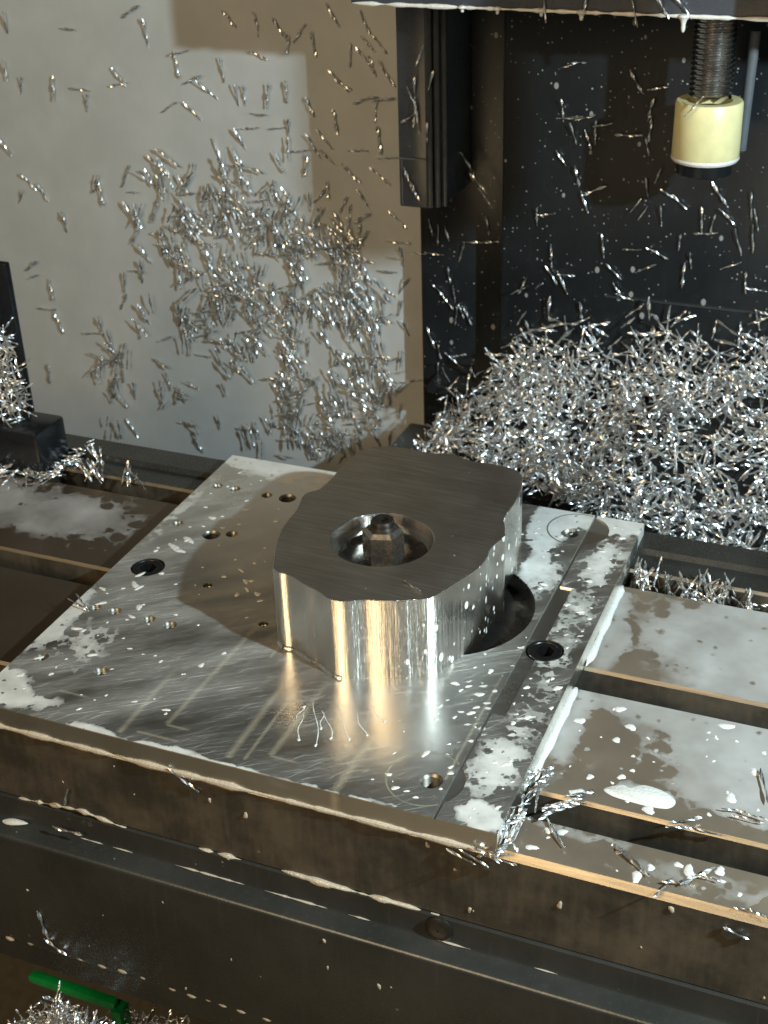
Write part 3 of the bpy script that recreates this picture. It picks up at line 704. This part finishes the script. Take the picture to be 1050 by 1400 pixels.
# --- chips on the column ----------------------------------------------------
fk = [(590, 310, -10), (600, 320, 5), (612, 318, -15), (595, 346, 90), (570, 345, 85), (615, 375, -5), (600, 395, -50), (622, 400, -5), (612, 410, -40), (632, 425, -20), (640, 430, -30), (632, 345, 20), (650, 330, 85), (668, 308, -15), (670, 330, 80),
      (590, 460, -20), (602, 480, -10), (620, 490, -45), (600, 505, 5), (610, 530, -15), (612, 560, 5), (645, 510, 5), (625, 430, 5)]
for px, py, a in fk:
    P = on_y(px, py, FLANK_Y); a_ = math.radians(a)
    chip((P.x, FLANK_Y-1.6, P.z), (math.sin(a_), random.uniform(-.2, .05), math.cos(a_)), (0, -1, 0), random.uniform(9, 14), tilt(a)+' silver chip on the black flank below the rail cover, '+spot(px, py, 575, 690, 300, 560), 'chips on the column flank')
rcx = [(575, 75, 25), (568, 120, 5), (563, 130, -20), (568, 155, 8), (590, 110, 20), (560, 160, 55), (572, 165, -5), (585, 180, 5), (560, 245, -20), (568, 260, -25), (610, 232, -45), (640, 222, -30), (655, 250, -40), (665, 270, -35), (645, 235, -12)]
for px, py, a in rcx:
    yy = 339 if px < 600 else FLANK_Y-14
    P = on_y(px, py, yy); a_ = math.radians(a)
    chip((P.x, yy-1.4, P.z), (math.sin(a_), random.uniform(-.25, .05), math.cos(a_)), (0, -1, 0), random.uniform(10, 15), tilt(a)+' bright chip caught on the ribbed black rail cover, '+spot(px, py, 540, 670, 60, 280), 'chips on the rail cover')
cm = [(775, 90, 70), (790, 85, 85), (770, 150, -5), (780, 160, 80), (800, 160, 70), (785, 182, -15), (805, 190, -20), (815, 180, 3), (825, 170, 75), (860, 184, 85), (870, 110, -28), (890, 150, 15), (900, 120, 80), (890, 175, 2), (886, 200, -10),
      (768, 215, -35), (790, 240, -10), (800, 275, -20), (812, 260, 65), (885, 255, -8), (900, 240, 20), (870, 280, 35), (915, 265, -60), (930, 275, -50), (880, 290, 30), (905, 295, -5), (985, 265, -35), (975, 305, 10), (965, 318, 80), (995, 295, -45),
      (1028, 280, -5), (1035, 300, -15), (1030, 325, -5), (735, 295, 2), (748, 292, 80), (755, 350, -5), (825, 335, -8), (840, 370, -45), (865, 340, 80), (900, 345, -65), (885, 365, 60), (945, 355, -5), (935, 375, 3), (1000, 362, 65), (1020, 385, -5), (1035, 395, -80),
      (755, 375, -35), (770, 385, -25), (775, 375, -85), (845, 395, -30), (855, 405, -70), (930, 330, 5), (715, 390, 25), (960, 300, -5), (1010, 330, -15)]
for px, py, a in cm:
    P = on_y(px, py, COL_Y); a_ = math.radians(a)
    chip((P.x, COL_Y-1.6, P.z), (math.sin(a_), random.uniform(-.3, .05), math.cos(a_)), (0, -1, 0), random.uniform(9, 15), tilt(a)+' silver chip on the black column face above the chip heap, '+spot(px, py, 700, 1050, 60, 410), 'chips on the column face')

# --- the heap on the right --------------------------------------------------
def lerp_list(x, L):
    if x <= L[0][0]: return L[0][1]
    for (a, va), (b_, vb) in zip(L, L[1:]):
        if x <= b_: return va+(vb-va)*(x-a)/(b_-a)
    return L[-1][1]
ZB = [(-165, -62), (-152, -50), (-134, -30), (-118, -14), (-109, -8), (-85, -3), (-69, -12), (-50, -16), (-30, -6), (0, 4), (25, 10), (120, 16), (260, 20)]
YF = [(-165, 340), (-120, 306), (-70, 300), (-48, 268), (-28, 216), (0, 212), (300, 212)]
ZF = [(-165, -60), (-120, -42), (-60, -38), (-28, -22), (0, -26), (40, -26), (300, -30)]
def heap(x, y):
    yf, zf, zb = lerp_list(x, YF), lerp_list(x, ZF), lerp_list(x, ZB)
    t = max(0, min(1, (y-yf)/max(1, COL_Y-yf)))
    return zf+(zb-zf)*(.35*t+.65*t**2.0) + 5*mnoise.noise(Vector((x*.03, y*.03, 2)))
hp = ChipStuff()
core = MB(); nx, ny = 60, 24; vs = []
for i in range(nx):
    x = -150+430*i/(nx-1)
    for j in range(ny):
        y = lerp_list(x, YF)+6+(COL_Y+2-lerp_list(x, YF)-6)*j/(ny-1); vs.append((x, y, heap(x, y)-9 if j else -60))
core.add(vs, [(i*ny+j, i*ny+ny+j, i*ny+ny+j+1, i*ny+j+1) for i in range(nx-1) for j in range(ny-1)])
tag(core.build('gap_underlay', 'gap_shade', fix=True), 'dark underlay for the shaded gaps in the bright heap of chips', 'swarf', None, 'stuff')
cnt = 0
while cnt < 4700:
    x = random.uniform(-158, 150) if random.random() < .86 else random.uniform(150, 270)
    y = lerp_list(x, YF); y = random.uniform(y-1, COL_Y-2)
    if x < -30 and random.random() < (.25 if x > -112 else .55): continue
    if mnoise.noise(Vector((x*.055, y*.055, 8))) > .12+.5*random.random(): continue
    z = heap(x, y)+random.gauss(-1.5, 2.8); d = rnd_dir(); d.z *= .75
    if y+abs(d.y)*6 > COL_Y: d.y *= .1
    hp.add((x, y, z), d, (0, 0, 1), random.choice((random.uniform(5, 9), random.uniform(10, 14), random.uniform(12, 18))), random.uniform(.95, 1.6)); cnt += 1
# a looser crust climbing the column
TOPS = [(640, 570), (690, 455), (722, 418), (760, 398), (800, 428), (845, 470), (880, 436), (930, 414), (985, 446), (1050, 408), (1120, 430)]
for _ in range(1350):
    px = random.uniform(640, 1120); py = random.gauss(500, 56)
    top_ = lerp_list(px, TOPS)+8*math.sin(px*.13)
    if py < top_-30 or py > 640 or random.random() > .07+max(0, py-top_+12)/105: continue
    if px < 700 and py < 455+(700-px)*1.5: continue
    y = COL_Y-random.uniform(1.5, 10); P = on_y(px, py, y); d = rnd_dir(); d.y *= .35
    hp.add((P.x, y, P.z), d, (0, -1, 0), random.uniform(10, 17) if py < top_+40 else random.uniform(8, 14), random.uniform(1.0, 1.5))
# spill at the foot of the flank
for _ in range(260):
    px, py = random.gauss(655, 30), random.gauss(590, 42)
    if px < 600+(py-520)*-.2 or py > 655: continue
    y = random.uniform(330, 372); P = on_y(px, py, y); d = rnd_dir()
    hp.add(P, d, (0, 0, 1), random.uniform(7, 12))
for _ in range(45):
    px, py = random.uniform(730, 815), random.uniform(625, 672); P = on_y(px, py, 300); d = rnd_dir(); d.z = -abs(d.z)-.6
    hp.add(P, d, (0, -1, 0), random.uniform(8, 12))
hp.build('chip_heap', 'great heap of bright curled aluminium chips piled against the black column')

# --- chips in the rear T slot on the right
ss = ChipStuff()
slot_px = [(885, 770, 26, 12), (960, 790, 12, 10), (935, 800, 10, 8), (915, 790, 8, 6), (990, 800, 8, 7), (1025, 812, 9, 5), (875, 790, 10, 10)]
for cx, cy, sx, nn in slot_px:
    for _ in range(nn):
        P = on_z(random.gauss(cx, sx*.6), cy+random.gauss(8, 5), -9); P.y = max(166.5, min(177, P.y)); P.x = max(3, P.x)
        d = Vector((random.gauss(.1, .45), random.gauss(0, .35), 1)); ln = random.uniform(8, 13)
        ss.add(P+Vector((0, 0, random.uniform(-3, 4))), d, (0, -1, 0), ln)
for _ in range(40):
    P = Vector((random.uniform(2, 70), random.uniform(166, 177), random.uniform(-14, -9))); d = rnd_dir(); d.z *= .3; ss.add(P, d, (0, 0, 1), random.uniform(7, 12))
ss.build('slot_chips', 'tufts of bright chips standing in the rear T slot right of the plate')

# --- heap on the left block
lb = ChipStuff()
for _ in range(330):
    t = random.random(); px = random.gauss(12, 22)-10*t; py = 600-150*t+random.gauss(0, 14)
    if px > 48-38*t+random.uniform(-3, 8): continue
    y = p0.y+random.uniform(4, 24); P = on_y(px, py, y); d = rnd_dir(); lb.add(P, d, (0, -1, 0), random.uniform(7, 12))
for _ in range(60):
    px, py = random.uniform(-20, 66), random.gauss(645, 9); P = on_z(px, py, -6); d = rnd_dir(); d.z *= .3; lb.add(P+Vector((0, 0, random.uniform(0, 3))), d, (0, 0, 1), random.uniform(8, 13))
for _ in range(26):
    px = random.uniform(60, 118); py = 655-(px-60)*.75+random.gauss(0, 4); P = on_z(px, py, -6); d = Vector((1, .9, .1))+rnd_dir()*.5; lb.add(P, d, (0, 0, 1), random.uniform(9, 14))
lb.build('bracket_chips', 'silver chips heaped over the black block at the left edge')
for gx, gy, nn, wh in ((130, 640, 9, 'right beside the black block'), (138, 625, 5, 'behind the tuft beside the black block'), (182, 655, 7, 'halfway from the black block to the plate')):
    for _ in range(nn):
        P = on_z(gx+random.gauss(0, 7), gy+random.gauss(6, 4), -6); d = Vector((random.gauss(-.1, .5), random.gauss(0, .4), 1))
        chip(P+Vector((0, 0, 3)), d, (0, -1, 0), random.uniform(9, 13), 'bright chip standing in the rear slot '+wh, 'chips standing in the rear slot on the left')

# --- chips at the near corner of the plate
GT = 'chips at the near right corner of the plate'
for _ in range(26):
    t = random.random(); px = 690+t*55+random.gauss(0, 7); py = 1155-t*100+random.gauss(0, 8)
    P = on_z(px, py, -6+random.uniform(0, 5)); d = Vector((random.gauss(.3, .35), random.gauss(1, .4), random.gauss(.25, .3)))
    chip(P, d, (0, 0, 1), random.uniform(7.5, 12), 'silver sliver in the near right corner tuft, '+('at its low front end' if t < .33 else 'in its middle' if t < .66 else 'at its top by the slot'), GT)
for _ in range(12):
    t = random.random(); P = on_z(735+t*58, 1112-t*24+random.gauss(0, 4), -5); chip(P, Vector((1, .55+random.gauss(0, .3), .15)), (0, 0, 1), random.uniform(8, 12), 'silver sliver in the branch of the corner tuft that reaches right over the slot', GT)
for _ in range(6):
    P = on_y(665+random.gauss(0, 16), 1172+random.gauss(0, 5), -1.5); chip(P, Vector((1, -.1, random.gauss(-.15, .4))), (0, -1, 0), random.uniform(8, 11), 'silver sliver hanging on the table face below the near right plate corner', GT)
def seg(a, c, z, label, wide=1.0, group=None):
    A, B = on_z(*a, z), on_z(*c, z); o = chip((A+B)/2, B-A, (0, 0, 1), (B-A).length, label, group); return o
seg((743, 1112), (772, 1158), -6.8, 'single twisted chip on the front strip of the table beside the corner tuft')
seg((845, 1158), (888, 1198), -6.8, 'dark twisted chip lying near the gold front edge of the table')
for a, c in (((893, 1228), (920, 1200)), ((905, 1205), (940, 1208)), ((930, 1210), (978, 1185)), ((950, 1195), (985, 1205))):
    seg(a, c, -6.5, 'chip in the small bundle hanging over the gold front edge of the table', group='bundle of chips on the front edge of the table')
for a, c in (((910, 1130), (950, 1132)), ((935, 1130), (985, 1142)), ((915, 1125), (960, 1118))):
    seg(a, c, -6.5, 'chip in the flat bundle on the edge of the front T slot', group='bundle of chips on the front slot edge')
for a, c in (((985, 1105), (1020, 1110)), ((1010, 1108), (1050, 1122)), ((1000, 1115), (1045, 1125))):
    seg(a, c, -6.5, 'chip in the bundle behind the front T slot at the right edge of the table', group='bundle of chips near the right edge of the table')
seg((1040, 1050), (1050, 1098), -6.5, 'upright looking chip in white coolant at the right edge of the table')
for a, c in (((1003, 1240), (1030, 1246)), ((1022, 1242), (1052, 1256))):
    seg(a, c, -6.5, 'chip in the bundle at the right end of the gold front edge', group='bundle of chips at the end of the gold edge')
A, B = on_y(988, 1268, -.8), on_y(1024, 1284, -.8); chip((A+B)/2, B-A, (0, -1, 0), (B-A).length, 'thin chip stuck to the dark front face of the table at the right')
A, B = on_y(228, 1050, -.8), on_y(272, 1083, -.8); chip((A+B)/2, B-A, (0, -1, 0), (B-A).length, 'twisted chip hanging on the table face below the front edge of the plate')
A, B = on_y(62, 1285, -11.2), on_y(88, 1304, -11.2); chip((A+B)/2, B-A, (0, -1, 0), (B-A).length*1.2, 'long bright chip on the dark sheet cover at the lower left, lower half', 'long bright chip on the sheet cover')['label'] = 'bright chip forming the lower half of the bent strand on the dark cover'
A, B = on_y(50, 1245, -11.2), on_y(66, 1284, -11.2); chip((A+B)/2, B-A, (0, -1, 0), (B-A).length, 'bright chip forming the upper half of the bent strand on the dark cover')
seg((200, 712), (178, 762), -6, 'gold chip wedged under the left edge of the plate') if False else None
for a, c, l in (((92, 818), (118, 834), 'thin silver chip poking from a tapped hole at the left edge of the plate'), ((104, 812), (120, 832), 'second thin silver chip in the same tapped hole at the left edge of the plate')):
    A, B = on_z(*a, 3), on_z(*c, .6); chip((A+B)/2, B-A, (0, 0, 1), (B-A).length, l)
A, B = on_z(553, 794, H+.6), on_z(575, 808, H+.6); chip((A+B)/2, B-A, (0, 0, 1), (B-A).length, 'fine curled chip on the front of the top face of the milled part')
A, B = on_y(40, 1105, -1.2), on_y(98, 1077, -1.2)
chip(on_y(90, 1090, -1.5), Vector((.35, 0, 1)), (0, -1, 0), 9, 'tan chip standing on the lower edge of the table face at the left')
chip(on_y(92, 1136, -5), Vector((1, 0, -.02)), (0, 0, 1), 13, 'flat wet chip lying on the fold of the dark cover at the left')
# bar edge
for px, py, a in ((868, 18, -15), (905, 8, -35), (935, 10, -40), (745, 12, -5), (800, 8, 10)):
    P = on_y(px, py, 295); a_ = math.radians(a); chip((P.x, 294.5, P.z), (math.sin(a_), -.1, math.cos(a_)), (0, -1, 0), 12, tilt(a)+' chip on the lower edge of the head bar, '+('above the lead screw' if px > 925 else 'left of the lead screw' if px > 850 else 'above the column face' if px > 770 else 'nearest the rail cover'), 'chips on the head bar')
A, B = on_y(935, 160, 306), on_y(962, 132, 306); chip((A+B)/2, B-A, (0, -1, 0), (B-A).length, 'bright chip leaning on the rim of the ivory bumper')

# --- tray pile lower left
tr = ChipStuff()
for _ in range(240):
    px = random.gauss(80, 32); py = 1398-abs(random.gauss(0, 20))*max(.1, 1-abs(px-78)/75)+random.uniform(0, 22)
    P = on_y(px, py, -14+random.uniform(-10, 6)); tr.add(P, rnd_dir()+Vector((0, 0, .5)), (0, -1, 0), random.uniform(6, 10))
for _ in range(70):
    px = random.uniform(150, 260); py = 1375+(px-150)*.2+random.uniform(0, 26); P = on_y(px, py, 14+random.uniform(-4, 8)); tr.add(P, rnd_dir(), (0, 0, 1), random.uniform(5, 9))
tr.build('tray_chips', 'chips heaped in the tray around the green handle')

# ================================================================== coolant
def lumpy(points, r0, name, label, mat='coolant_milk', flat=.6, amp=.5, seed=0, freq=.25, step=2.0):
    pts = []
    P = [Vector(p) for p in points]
    for a, c in zip(P, P[1:]):
        k = max(1, int((c-a).length/step)); pts += [a.lerp(c, i/k) for i in range(k)]
    pts.append(P[-1]); rad = []
    for i, p in enumerate(pts):
        nz = mnoise.noise(Vector((p.x*freq, p.y*freq, p.z*freq+seed)))+.4*mnoise.noise(Vector((p.x*freq*3, p.y*freq*3, seed+5)))
        e = min(1, .15+min(i, len(pts)-1-i)*.4); rad.append(max(.12, r0*(1+amp*2*nz))*e)
    o = MB().tube(pts, rad, 10, flat).build(name, mat); return tag(o, label, 'coolant')
X = lambda px, py, y: on_y(px, py, y)
lumpy([(-205, .1, -8.9), (-150, .1, -8.9), (-90, .1, -9.0), (-30, .1, -8.9), (-1, .1, -8.8)], .95, 'coolant_bead', 'long tan bead of coolant under the front edge of the plate', 'coolant_tan', 1.0, .55, 1, .09)
lumpy([(.6, 33, -7.4), (.8, 60, -7.2), (1.0, 90, -7.2), (.8, 91, -7.4)], 1.5, 'coolant_fillet', 'white coolant pooled against the right side of the plate on the middle table strip', 'coolant_milk', .8, .22, 6, .1)
lumpy([(.8, 105, -7.4), (1.2, 112, -7.2), (1.0, 130, -7.2), (.6, 164, -7.4)], 1.6, 'coolant_fillet', 'white coolant pooled against the right side of the plate on the rear table strip', 'coolant_milk', .8, .22, 7, .1)
lumpy([(2, 2, -6.5), (3, 12, -6), (3, 20, -6.5)], 2.2, 'coolant_fillet', 'white coolant pooled under the corner tuft of chips', 'coolant_milk', .8, .3, 8, .1)
lumpy([X(-20, 1085, -.3), X(30, 1092, -.3), X(110, 1108, -.3), X(190, 1140, -.3), X(330, 1176, -.3)], .55, 'coolant_bead', 'tan line of coolant along the lower edge of the table face at the left', 'coolant_tan', 1.2, 1.0, 9, .3)
lumpy([X(385, 1190, -.3), X(450, 1210, -.3), X(560, 1240, -.3), X(690, 1285, -.3)], .9, 'coolant_bead', 'tan line of coolant along the lower edge of the table face above the button screw', 'coolant_tan', 1.1, .7, 10, .2)
lumpy([X(1000, 1372, -.3), X(1060, 1392, -.3)], 1.1, 'coolant_bead', 'tan blob of coolant on the lower edge of the table face at the right', 'coolant_tan', 1.0, .4, 11, .2)
for i, (xa, xb) in enumerate(((-160, -150), (-146, -138), (-120, -92), (-84, -60), (-52, -44), (-20, -8), (14, 22))):
    lumpy([(xa, -2.6, -51.2), (xb, -2.6, -51.2)], .32, 'coolant_bead', 'short bead of coolant on the dark cover fold, ' + ('nearest the left edge', 'second from the left edge', 'third from the left edge', 'in the middle', 'left of the button screw', 'below the button screw', 'right of the button screw')[i], 'coolant_tan', .8, .8, 12+i, .35)
lumpy([X(0, 1122, -4), X(38, 1126, -4)], 1.5, 'coolant_foam', 'patch of foam on the fold of the dark cover at the left edge', 'coolant_milk', .6, .4, 13, .3)
lumpy([X(445, 1097, 0)+Vector((0, 0, 0)), X(446, 1098, 0)], .1, 'coolant_bead', 'x') if False else None
zb_ = 192.4
lumpy([(-168, 295.4, zb_+.5), (-60, 295.4, zb_+.3), (60, 295.4, zb_+.4)], .6, 'coolant_bead', 'white bead of coolant along the lower edge of the head bar', 'coolant_milk', 1.2, .5, 14, .2)
def drip(P, r, h, label, group):
    prof = [(r*.05, -h), (r*.3, -h*.92), (r*.45, -h*.72), (r*.42, -h*.5), (r*.6, -h*.25), (r*1.2, 0), (r*1.0, .8), (r*.2, 1.2)]
    o = MB().lathe(P, prof, 14, cap0=True, cap1=True).build('coolant_drip', 'coolant_milk'); return tag(o, label, 'drip', group)
for px, h, wh in ((795, 3.4, 'mid sized drip near the middle'), (935, 6.5, 'longest drip, just left of the lead screw'), (632, 2, 'small drip above the column flank'), (680, 2.2, 'small drip right of the rail cover'), (740, 2.4, 'small blunt drip')):
    P = on_y(px, 24, 295.5); drip((P.x, 295.5, zb_+.2), 2.2 if h > 3 else 1.7, h, wh+' on the lower edge of the head bar', 'drips under the head bar')
# drops along the lower lip of the cover
for px, py, r in ((14, 1283, 2.2), (42, 1290, 1.5), (110, 1311, 1.6), (140, 1320, 2.3), (168, 1327, 2.6), (196, 1336, 1.9), (218, 1343, 1.5), (236, 1352, 1.7), (262, 1361, 2.1), (285, 1367, 1.4), (305, 1374, 1.9), (330, 1382, 2.1), (365, 1393, 2.0)):
    P = on_y(px, py, -9.8); bm = MB(); prof = [(.1, -1), (.55, -.8), (.9, -.2), (.8, .4), (.3, .9)]
    bm.lathe((0, 0, 0), [(a_*r*.55, z_*r*.55) for a_, z_ in prof], 12, cap0=True, cap1=True); bm.v = [(P.x+x*2.0, P.y+y*.7, P.z+z_+x*-.05) for x, y, z_ in bm.v]
    tag(bm.build('coolant_drop', 'coolant_tan'), 'tan drop of coolant on the lower hem of the dark cover', 'drop', 'drops along the hem of the cover')
# little domes on the plate and the table, and runs of milk in front of the part
dm = MB()
def dome(P, rx, ry, h, rot=0, nrm='z'):
    n = 10; vs = []; c, s_ = math.cos(rot), math.sin(rot); q1_, q2_ = random.uniform(0, 6), random.uniform(0, 6)
    for k_, (rr, hh) in enumerate(((1, 0), (.8, .6), (.45, .92))):
        for k in range(n):
            t = 2*PI*k/n; jj = 1+.22*math.sin(2*t+q1_)+.16*math.sin(3*t+q2_); x, y = rx*rr*jj*math.cos(t), ry*rr*jj*math.sin(t); a, b_ = x*c-y*s_, x*s_+y*c
            vs.append((P[0]+a, P[1]+b_, P[2]+h*hh) if nrm == 'z' else (P[0]+a, P[1]-h*hh, P[2]+b_))
    vs.append((P[0], P[1], P[2]+h) if nrm == 'z' else (P[0], P[1]-h, P[2]))
    fs = [(i*n+k, i*n+(k+1) % n, (i+1)*n+(k+1) % n, (i+1)*n+k) for i in range(2) for k in range(n)]+[(2*n+k, 2*n+(k+1) % n, 3*n) for k in range(n)]
    dm.add(vs, fs)
for _ in range(240):
    u = random.random()
    if u < .6: x, y = random.uniform(-48, -1), random.uniform(4, 200)
    else: x, y = random.uniform(-196, -125), random.uniform(8, 196)
    if (x-PK[0])**2+(y-PK[1])**2 < 37**2 or (x > -123 and x < -40 and 57 < y < 178): continue
    if XL-1 < x < XW+.5: continue
    r = random.choice((.3, .4, .5, .7, 1.0)); dome((x, y, .0), r*random.uniform(1, 2.2), r, .25*r+.1, random.uniform(.2, 1.2))
for px0, py0, px1, py1 in ((413, 975, 408, 1010), (430, 960, 434, 1018), (440, 972, 440, 995), (445, 975, 454, 1008), (462, 965, 478, 1010), (485, 975, 500, 1003), (505, 965, 525, 985), (405, 985, 415, 965)):
    A, B = on_z(px0, py0), on_z(px1, py1)
    k_ = random.uniform(0, 6); dm.tube([(A.lerp(B, i/10)+Vector((.7*math.sin(i*.6+k_), 0, .02))) for i in range(11)], [.09+.13*(i/10)+.06*math.sin(i*2.1+k_) for i in range(11)], 6, .5)
    dome((B.x+.7*math.sin(6+k_), B.y-.5, 0), .6, .7, .25)
for px, py, r in ((140, 575+230, 1.2), (185, 800, 2.0), (190, 830, 1.6), (180, 843, 1.2), (290, 708, 1.6), (258, 738, 2.2), (238, 748, 2.4), (246, 753, 1.8), (352, 812, 1.4), (330, 780, 1.2), (336, 795, 1.4), (338, 806, 1.2)):
    P = on_z(px, py); dome((P.x, P.y, 0), r*1.5, r*.7, .3, random.uniform(-.9, -.3))
for _ in range(60):
    x, y = random.uniform(4, 95), random.choice((random.uniform(34, 90), random.uniform(5, 18), random.uniform(34, 90)))
    r = random.choice((.4, .6, .8, 1.3, 1.8)); dome((x, y, -8), r*random.uniform(1, 1.5), r, .2*r+.1, random.uniform(0, 3))
tag(dm.build('coolant_droplets', 'coolant_milk', fix=False), 'scattered droplets of white coolant on the plate, the table and the cover', 'droplets', None, 'stuff')
dm = MB()
for _ in range(13):
    x, z_ = random.uniform(-190, 90), random.uniform(-40, -12); r = random.choice((.4, .6, .9, 1.2)); dome((x, -.02, z_), r*.8, r*random.uniform(.9, 1.4), .4*r, 0, 'y')
for _ in range(13):
    x, z_ = random.uniform(-190, 80), random.uniform(-106, -57); r = random.choice((.3, .4, .6, .9)); dome((x, -10.32, z_), r*.8, r*random.uniform(.9, 1.6), .4*r, 0, 'y')
tag(dm.build('face_droplets', 'coolant_tan', fix=False), 'small tan droplets dried on the table face and the dark cover', 'droplets', None, 'stuff')
# flat puddle on the table
pd = MB(); pts = smooth_loop([(24, 41), (29, 45), (32, 44.6), (36, 47.4), (43, 46.5), (47.5, 43), (46, 38.8), (40, 37.6), (33, 37.8), (27, 38.6)], 5); pts = ccw(pts)
n_ = len(pts); inn_ = offs(pts, 1.0)
pd.v = [(x, y, -8.0) for x, y in pts]+[(x, y, -7.4) for x, y in inn_]; pd.f = [(i, (i+1) % n_, n_+(i+1) % n_, n_+i) for i in range(n_)]+[tuple(n_+i for i in range(n_))]; pd.mi = [0]*len(pd.f)
tag(pd.build('coolant_puddle', 'coolant_milk', sharp=60), 'solid white puddle of coolant on the middle strip of the table', 'puddle')
print('chips as objects', NCH[0])
